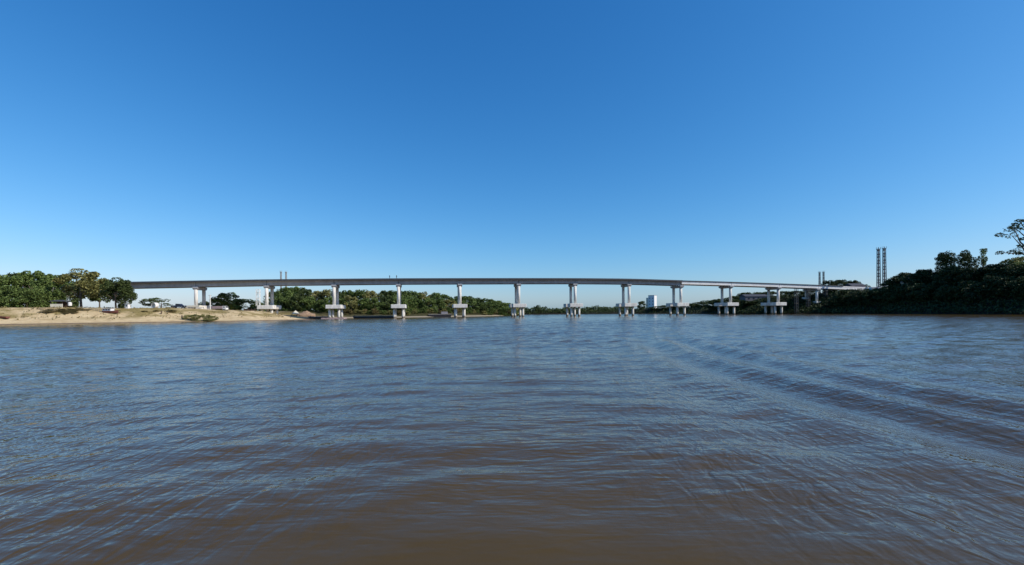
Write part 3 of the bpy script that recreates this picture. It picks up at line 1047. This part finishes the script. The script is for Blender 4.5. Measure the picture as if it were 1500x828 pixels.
def hull(mb, Lh, Bm, Hh, z0=0.0, zt=None, n=10, shrink=1.0):
    rings = []
    for i in range(n + 1):
        u = i / n
        x = -Lh / 2 + Lh * u
        w = Bm / 2 * (1 - max(0, (u - .45) / .55) ** 2.2) * (.86 + .14 * min(1, u * 3)) * shrink + .02
        sh = Hh + .35 * max(0, u - .5) ** 2 * 4
        rings.append([(x, -w, z0 + sh), (x, -w * .82, z0 + sh * .35), (x, 0, z0 + .0), (x, w * .82, z0 + sh * .35), (x, w, z0 + sh)])
    vs = [p for r_ in rings for p in r_]
    fs = []
    for i in range(n):
        for j in range(4):
            a = i * 5 + j
            fs.append((a, a + 5, a + 6, a + 1))
    fs.append((0, 1, 2, 3, 4)); fs.append(tuple(n * 5 + k for k in (4, 3, 2, 1, 0)))
    for i in range(n):                                   # deck inside, a little below the gunwale
        fs.append((i * 5, i * 5 + 4, i * 5 + 9, i * 5 + 5))
    mb.add(vs, fs)


e = empty("boat", (X, Y, g - .1), R(-8))
tag(e, "white and brown boat hauled out on the sand below the dark round tree", "boat")
c = MB(); hull(c, 6.0, 2.0, .95); c.build("hull", M['rust'], e)
MB().box((-1.2, 0, 1.35), (3.6, 1.5, .9), bev=.12).build("cabin", M['white'], e)
MB().box((-1.2, 0, 1.86), (4.0, 1.8, .1)).build("roof", M['white'], e)
for k in range(3):
    MB().box((-2.3 + k * 1.1, -.765, 1.45), (.7, .03, .4)).build("window", M['glass'], e)

# dark red dinghy at the left edge
Y = 153
X = wx(4, Y); g = gz(X, Y)
e = empty("dinghy", (X, Y, g - .05), R(170))
tag(e, "dark red dinghy lying on the beach at the left edge of the picture", "boat")
c = MB(); hull(c, 4.4, 1.5, .7); c.build("hull", M['rust'], e)
for x in (-1.0, .4):
    MB().box((x, 0, .66), (.28, 1.2, .06)).build("thwart", M['timber'], e)

# post-and-rail fence
Y = 172
e = empty("fence", (wx(140, Y), Y, 0))
tag(e, "low pale post fence along the sand below the olive tree", "fence")
pts = []
for k in range(13):
    x = -6 + k * 1.0
    yy_ = .6 * math.sin(k * .5)
    g = gz(e.location.x + x, Y + yy_)
    pts.append((x, yy_, g))
    MB().box((x, yy_, g + .35), (.13, .13, 1.5), rz=.2 * k).build("post", M['pale_wood'], e)
c = MB()
for a, b in zip(pts[:-1], pts[1:]):
    for hgt in (.5, .95):
        c.tube((a[0], a[1] - .09, a[2] + hgt), (b[0], b[1] - .09, b[2] + hgt), .04, None, 5)
c.build("rails", M['pale_wood'], e)

# white hut / booth right of the dark tree
Y = 180
X = wx(187, Y); g = gz(X, Y)
e = empty("booth", (X, Y, g))
tag(e, "small white booth on the sand at the right end of the left tree row", "booth")
MB().box((0, 0, .7), (1.3, 1.2, 1.8), bev=.04).build("body", M['white'], e)
MB().box((0, 0, 1.68), (1.6, 1.5, .1)).build("roof", M['cream'], e)
MB().box((.1, -.61, .95), (.6, .04, .5)).build("window", M['glass'], e)

# concrete pipe rings
Y = 184
X = wx(227, Y); g = gz(X, Y)
c = MB()
n = 24
vs = []
for y in (-.7, .7):
    for r_ in (1.15, .85):
        for i in range(n):
            a = 2 * math.pi * i / n
            vs.append((r_ * math.cos(a), y, 1.1 + r_ * math.sin(a)))
fs = []
for i in range(n):
    j = (i + 1) % n
    fs += [(i, j, n + j, n + i), (2 * n + j, 2 * n + i, 3 * n + i, 3 * n + j), (j, i, 2 * n + i, 2 * n + j), (n + i, n + j, 3 * n + j, 3 * n + i)]
c.add(vs, fs)
o = c.build("concrete_pipe", M['concrete'])
o.location = (X, Y, g - .1); o.rotation_euler = (0, 0, R(-12))
tag(o, "pale concrete pipe ring standing on the sand before the flat-topped tree", "pipe")

# brown post
Y = 176
X = wx(236, Y); g = gz(X, Y)
e = empty("mooring_post", (X, Y, g), .4)
tag(e, "brown wooden mooring post leaning on the sand below the concrete pipe", "post")
MB().tube((0, 0, -.6), (.12, 0, 1.3), .2, .16, 10).build("shaft", M['timber'], e)
MB().box((.1, 0, 1.05), (.9, .12, .12)).build("crosspiece", M['timber'], e)


# vehicles
def wheel(e, x, y, r=.42, w=.28):
    o = MB().tube((x, y - w / 2, r), (x, y + w / 2, r), r, None, 18).build("wheel", M['rubber'], e)
    MB().tube((x, y - w / 2 - .01, r), (x, y + w / 2 + .01, r), r * .55, None, 14).build("rim", M['grey_wall'], o)


Y = 188
X = wx(262, Y); g = gz(X, Y)
e = empty("pickup", (X, Y, g), R(4))
tag(e, "dark blue pickup parked on the sand left of the first pier", "pickup")
c = MB().prism([(-2.6, .45), (2.6, .45), (2.6, .95), (2.45, 1.05), (1.35, 1.12), (.75, 1.72), (-.75, 1.78), (-.85, 1.1), (-2.6, 1.1)], -.88, .88)
c.build("body", M['navy'], e)
c = MB().box((.0, -.885, 1.42), (.7, .03, .42)).box((0, .885, 1.42), (.7, .03, .42)); c.build("window", M['glass'], e)
for x in (-1.65, 1.65):
    for y in (-.8, .8): wheel(e, x, y)
for y in (-.6, .6): MB().box((2.61, y, .85), (.04, .3, .16)).build("headlight", M['white'], e)

Y = 206
X = wx(322, Y); g = gz(X, Y)
e = empty("truck", (X, Y, g), R(3))
tag(e, "pinkish grey flatbed truck with a white cab, parked under the bridge", "truck")
MB().box((-.7, 0, 1.55), (4.6, 2.2, 1.2), bev=.05).build("cargo_box", M['pink'], e)
MB().box((-.2, 0, .72), (6.0, .9, .28)).build("chassis", M['hull'], e)
c = MB().prism([(1.75, .6), (3.1, .6), (3.15, 1.35), (2.8, 2.2), (1.75, 2.25)], -1.0, 1.0); cab = c.build("cab", M['white'], e)
MB().box((2.35, -1.01, 1.75), (.6, .04, .5)).build("window", M['glass'], cab)
c = MB().add([(3.16, -.85, 1.42), (3.16, .85, 1.42), (2.86, .85, 2.12), (2.86, -.85, 2.12)], [(0, 1, 2, 3)]); c.build("windscreen", M['glass'], cab)
for x in (-2.2, -1.2, 2.3):
    for y in (-.9, .9): wheel(e, x, y, .48, .3)

# cream trailer / low wall left of the first pier
Y = 196
X = wx(281, Y); g = gz(X, Y)
e = empty("trailer", (X, Y, g), R(2))
tag(e, "long cream trailer standing at the foot of the first pier", "trailer")
MB().box((0, 0, 1.05), (7.6, 2.0, .85), bev=.06).build("body", M['cream'], e)
for x in (-.6, .6):
    for y in (-.85, .85): wheel(e, x, y, .4)
MB().path([(3.7, 0, .7), (4.9, 0, .6), (5.0, 0, -.1)], [.07, .07, .07]).build("tow_bar", M['hull'], e)

# pale pole
Y = 200
X = wx(308, Y); g = gz(X, Y)
e = empty("utility_pole", (X, Y, g))
tag(e, "pale utility pole standing between the first pier and the truck", "pole")
MB().tube((0, 0, -.5), (0, 0, wz(308, 432, Y) - g), .24, .17, 12).build("shaft", M['concrete'], e)
MB().box((0, 0, wz(308, 433, Y) - g), (1.5, .12, .12)).build("crossarm", M['pale_wood'], e)

# timber shoring beside the second pier
Y = 213
X = wx(366, Y); g = gz(X, Y)
e = empty("timber_shoring", (X, Y, g), R(-4))
tag(e, "dark timber shoring holding the sand left of the second pier's piles", "shoring")
for k in range(5):
    MB().box((0, 0, -.2 + k * .42), (5.4, .14, .38)).build("plank", M['timber'], e)
for x in (-2.4, -.8, .8, 2.4):
    MB().tube((x, -.2, -1), (x, -.2, 2.1), .13, None, 8).build("post", M['timber'], e)

# earth heap and tent behind second bay
Y = 250
X = wx(447, Y); g = gz(X, Y)
rngh = np.random.default_rng(8)
n = 14; vs = []; fs = []
for i in range(7):
    rr_ = (1 - i / 6.0) ** .8
    for j in range(n):
        a = 2 * math.pi * j / n
        q = 1 + .12 * rngh.normal()
        vs.append((6.6 * rr_ * math.cos(a) * q + .9 * i / 6, 4.0 * rr_ * math.sin(a) * q, -0.6 + 3.4 * (i / 6) ** .8 + .18 * rngh.normal()))
for i in range(6):
    for j in range(n):
        k = (j + 1) % n
        fs.append((i * n + j, i * n + k, i * n + n + k, i * n + n + j))
o = MB().add(vs, fs).build("earth_heap", M['soil'], None, True)
o.location = (X, Y, g)
tag(o, "pinkish brown heap of earth between the second and third piers", "heap")
Y = 246
X = wx(433, Y); g = gz(X, Y)
e = empty("tent", (X, Y, g), R(30))
tag(e, "small pale tent left of the earth heap", "tent")
MB().add([(-1.8, -1.8, 1.2), (1.8, -1.8, 1.2), (1.8, 1.8, 1.2), (-1.8, 1.8, 1.2), (0, 0, 3.0)], [(0, 1, 4), (1, 2, 4), (2, 3, 4), (3, 0, 4)]).build("canopy", M['cream'], e)
for a in (-1.7, 1.7):
    for b in (-1.7, 1.7): MB().tube((a, b, -.3), (a, b, 1.25), .06).build("pole", M['pale_wood'], e)


# barges
def barge(px0, px1, Y, label, rz=R(4), freeboard=1.3, house_at=None):
    X0, X1 = wx(px0, Y), wx(px1, Y)
    Lb = X1 - X0
    e = empty("barge", ((X0 + X1) / 2, Y, 0), rz)
    tag(e, label, "barge", "flat barges moored by the bridge")
    h = Lb / 2
    MB().prism([(-h + 1.2, -.6), (h - 1.2, -.6), (h, freeboard), (-h, freeboard)], -3, 3).build("hull", M['hull'], e)
    MB().box((0, 0, freeboard + .1), (Lb + .1, 6.1, .19)).build("deck", M['deckplate'], e)
    for x in np.linspace(-h + 1.0, h - 1.0, max(3, int(Lb / 4))):
        MB().tube((x, -2.7, freeboard + .18), (x, -2.7, freeboard + .6), .14, None, 8).build("bollard", M['hull'], e)
    return e


barge(455, 478, 246, "short flat barge between the earth heap and the third pier", R(2), .9)
barge(519, 576, 250, "long flat barge moored between the third and fourth piers", R(5), 1.0)
e = barge(628, 662, 284, "dark barge moored just left of the fifth pier", R(8), 1.5)
MB().box((2.5, 0, 2.4), (4.0, 3.0, 1.5), bev=.08).build("deckhouse", M['grey_wall'], e)
# pinkish pontoon frame round the third pier's piles
o = MB()
for (cx_, cy_, wx_, wy_) in ((0, -4.0, 10.6, .7), (0, 4.0, 10.6, .7), (-5.0, 0, .7, 7.2), (5.0, 0, .7, 7.2)):
    o.box((cx_, cy_, .2), (wx_, wy_, .7), bev=.06)
p = bp(-91, 1.9)
o = o.build("pontoon", M['pink'])
o.location = (p.x, p.y, 0); o.rotation_euler = (0, 0, BR)
tag(o, "pinkish floating pontoon frame around the third pier's piles", "pontoon")
# scaffold towers: by the second pier and under the last white span
def scaffold(p, z, Hs, mat, label, group=None):
    e = empty("scaffold", (p.x, p.y, z), BR)
    tag(e, label, "scaffold", group)
    for a in (-.7, .7):
        for b in (-.7, .7): MB().tube((a, b, -.4), (a, b, Hs), .10, None, 6).build("upright", M[mat], e)
    c = MB()
    nl = max(2, int(Hs / 1.6))
    st = Hs / nl
    for k in range(nl):
        z0, z1 = k * st + .05, (k + 1) * st
        for (a, b), (a2, b2) in (((-.7, -.7), (.7, -.7)), ((.7, -.7), (.7, .7)), ((.7, .7), (-.7, .7)), ((-.7, .7), (-.7, -.7))):
            c.tube((a, b, z1), (a2, b2, z1), .06, None, 5).tube((a, b, z0), (a2, b2, z1), .05, None, 5)
    c.build("bracing", M[mat], e)
    for k in (Hs * .4, Hs * .8):
        MB().box((0, 0, k), (1.5, 1.5, .08)).build("platform", M['pale_wood'], e)


scaffold(bp(-124.8, -1.0), 6.9, 7.6, 'white', "white scaffold tower on the second pier's pile cap")
for s_, lab in ((169, "dark scaffold tower nearest the eleventh pier under the last white spans"), (177, "dark scaffold tower just left of the last pier on the right bank"),
                (189, "dark scaffold tower just right of the last pier on the right bank")):
    p = bp(s_, 2.0)
    g = max(gz(p.x, p.y), 0)
    scaffold(p, g, dz(s_) - 2.25 - g, 'mast_dark', lab, "scaffold towers under the last white spans")

# ------------------------------------------------------------------ people
def person_mesh(name, pose, shirt, trousers):
    J = {'pelvis': (0, 0, .95), 'waist': (0, 0, 1.10), 'chest': (0, .01, 1.32), 'neck': (0, 0, 1.50), 'head': (0, -.02, 1.62), 'crown': (0, -.01, 1.76)}
    Rr = {'pelvis': .15, 'waist': .135, 'chest': .155, 'neck': .06, 'head': .10, 'crown': .07}
    E = [('pelvis', 'waist'), ('waist', 'chest'), ('chest', 'neck'), ('neck', 'head'), ('head', 'crown')]
    for s_, sg in (('l', -1), ('r', 1)):
        st = pose['stride'] * sg
        J.update({'hip' + s_: (.11 * sg, 0, .90), 'knee' + s_: (.14 * sg, st * .5 - .02, .50), 'ankle' + s_: (.17 * sg, st, .09), 'toe' + s_: (.18 * sg, st - .16, .04),
                  'sh' + s_: (.19 * sg, 0, 1.43), 'elbow' + s_: (.27 * sg, .03 + pose['arm'] * .3, 1.15), 'wrist' + s_: (.27 * sg, -.08 - pose['arm'], .93 + pose['arm'] * .5), 'hand' + s_: (.26 * sg, -.11 - pose['arm'], .84 + pose['arm'] * .6)})
        Rr.update({'hip' + s_: .10, 'knee' + s_: .065, 'ankle' + s_: .045, 'toe' + s_: .04, 'sh' + s_: .075, 'elbow' + s_: .045, 'wrist' + s_: .032, 'hand' + s_: .035})
        E += [('pelvis', 'hip' + s_), ('hip' + s_, 'knee' + s_), ('knee' + s_, 'ankle' + s_), ('ankle' + s_, 'toe' + s_), ('chest', 'sh' + s_), ('sh' + s_, 'elbow' + s_), ('elbow' + s_, 'wrist' + s_), ('wrist' + s_, 'hand' + s_)]
    ks = list(J)
    me = bpy.data.meshes.new(name)
    me.from_pydata([J[k] for k in ks], [(ks.index(a), ks.index(b)) for a, b in E], [])
    o = bpy.data.objects.new("tmp_figure", me)
    col.objects.link(o)
    sk = o.modifiers.new("skin", 'SKIN')
    for i, k in enumerate(ks):
        d = me.skin_vertices[0].data[i]
        d.radius = (Rr[k], Rr[k] * (.75 if k in ('pelvis', 'waist', 'chest') else 1))
        d.use_root = (k == 'pelvis')
    ss = o.modifiers.new("sub", 'SUBSURF'); ss.levels = 2; ss.render_levels = 2
    bpy.context.view_layer.update()
    dg = bpy.context.evaluated_depsgraph_get()
    out = bpy.data.meshes.new_from_object(o.evaluated_get(dg))
    bpy.data.objects.remove(o)
    out.materials.clear()
    for m_ in ('skin', shirt, trousers): out.materials.append(M[m_])
    for p_ in out.polygons:
        c = p_.center
        arm = abs(c.x) > .215 and c.z < 1.3 and c.z > .75
        p_.material_index = 2 if (c.z < .99 and not arm) else (0 if (c.z > 1.49 or (arm and c.z < .97)) else 1)
        p_.use_smooth = True
    return out


def person(loc, rz, pose, shirt, trousers, label, group=None):
    o = bpy.data.objects.new("person", person_mesh("person", pose, shirt, trousers))
    col.objects.link(o)
    o.location = loc; o.rotation_euler = (0, 0, rz)
    h_ = MB()
    n = 10; vs = []
    for i in range(5):
        a = math.pi / 2 * i / 4
        for j in range(n):
            b = 2 * math.pi * j / n
            vs.append((.112 * math.cos(a) * math.cos(b), .01 + .118 * math.cos(a) * math.sin(b), 1.67 + .115 * math.sin(a)))
    fs = [(i * n + j, i * n + (j + 1) % n, (i + 1) * n + (j + 1) % n, (i + 1) * n + j) for i in range(4) for j in range(n)]
    h_.add(vs, fs).build("hair", M['hull'], o, True)
    tag(o, label, "person", group)
    return o


Y = 173
X = wx(266.5, Y)
person((X, Y, gz(X, Y) - .01), R(15), dict(stride=.16, arm=.12), 'cloth_dark', 'cloth_dark', "person in dark clothes standing on the sand in front of the dark pickup")
for s_, rz, sh, lab in ((-64.2, .5, 'cloth_blue', "left of two people standing on the bridge deck above the fourth pier"), (-60.8, -2.4, 'cloth_dark', "right of two people standing on the bridge deck above the fourth pier")):
    p = bp(s_, 1.2)
    person((p.x, p.y, dz(s_) - .06), rz + BR, dict(stride=.06, arm=.1), sh, 'cloth_dark', lab, "people on the bridge deck")
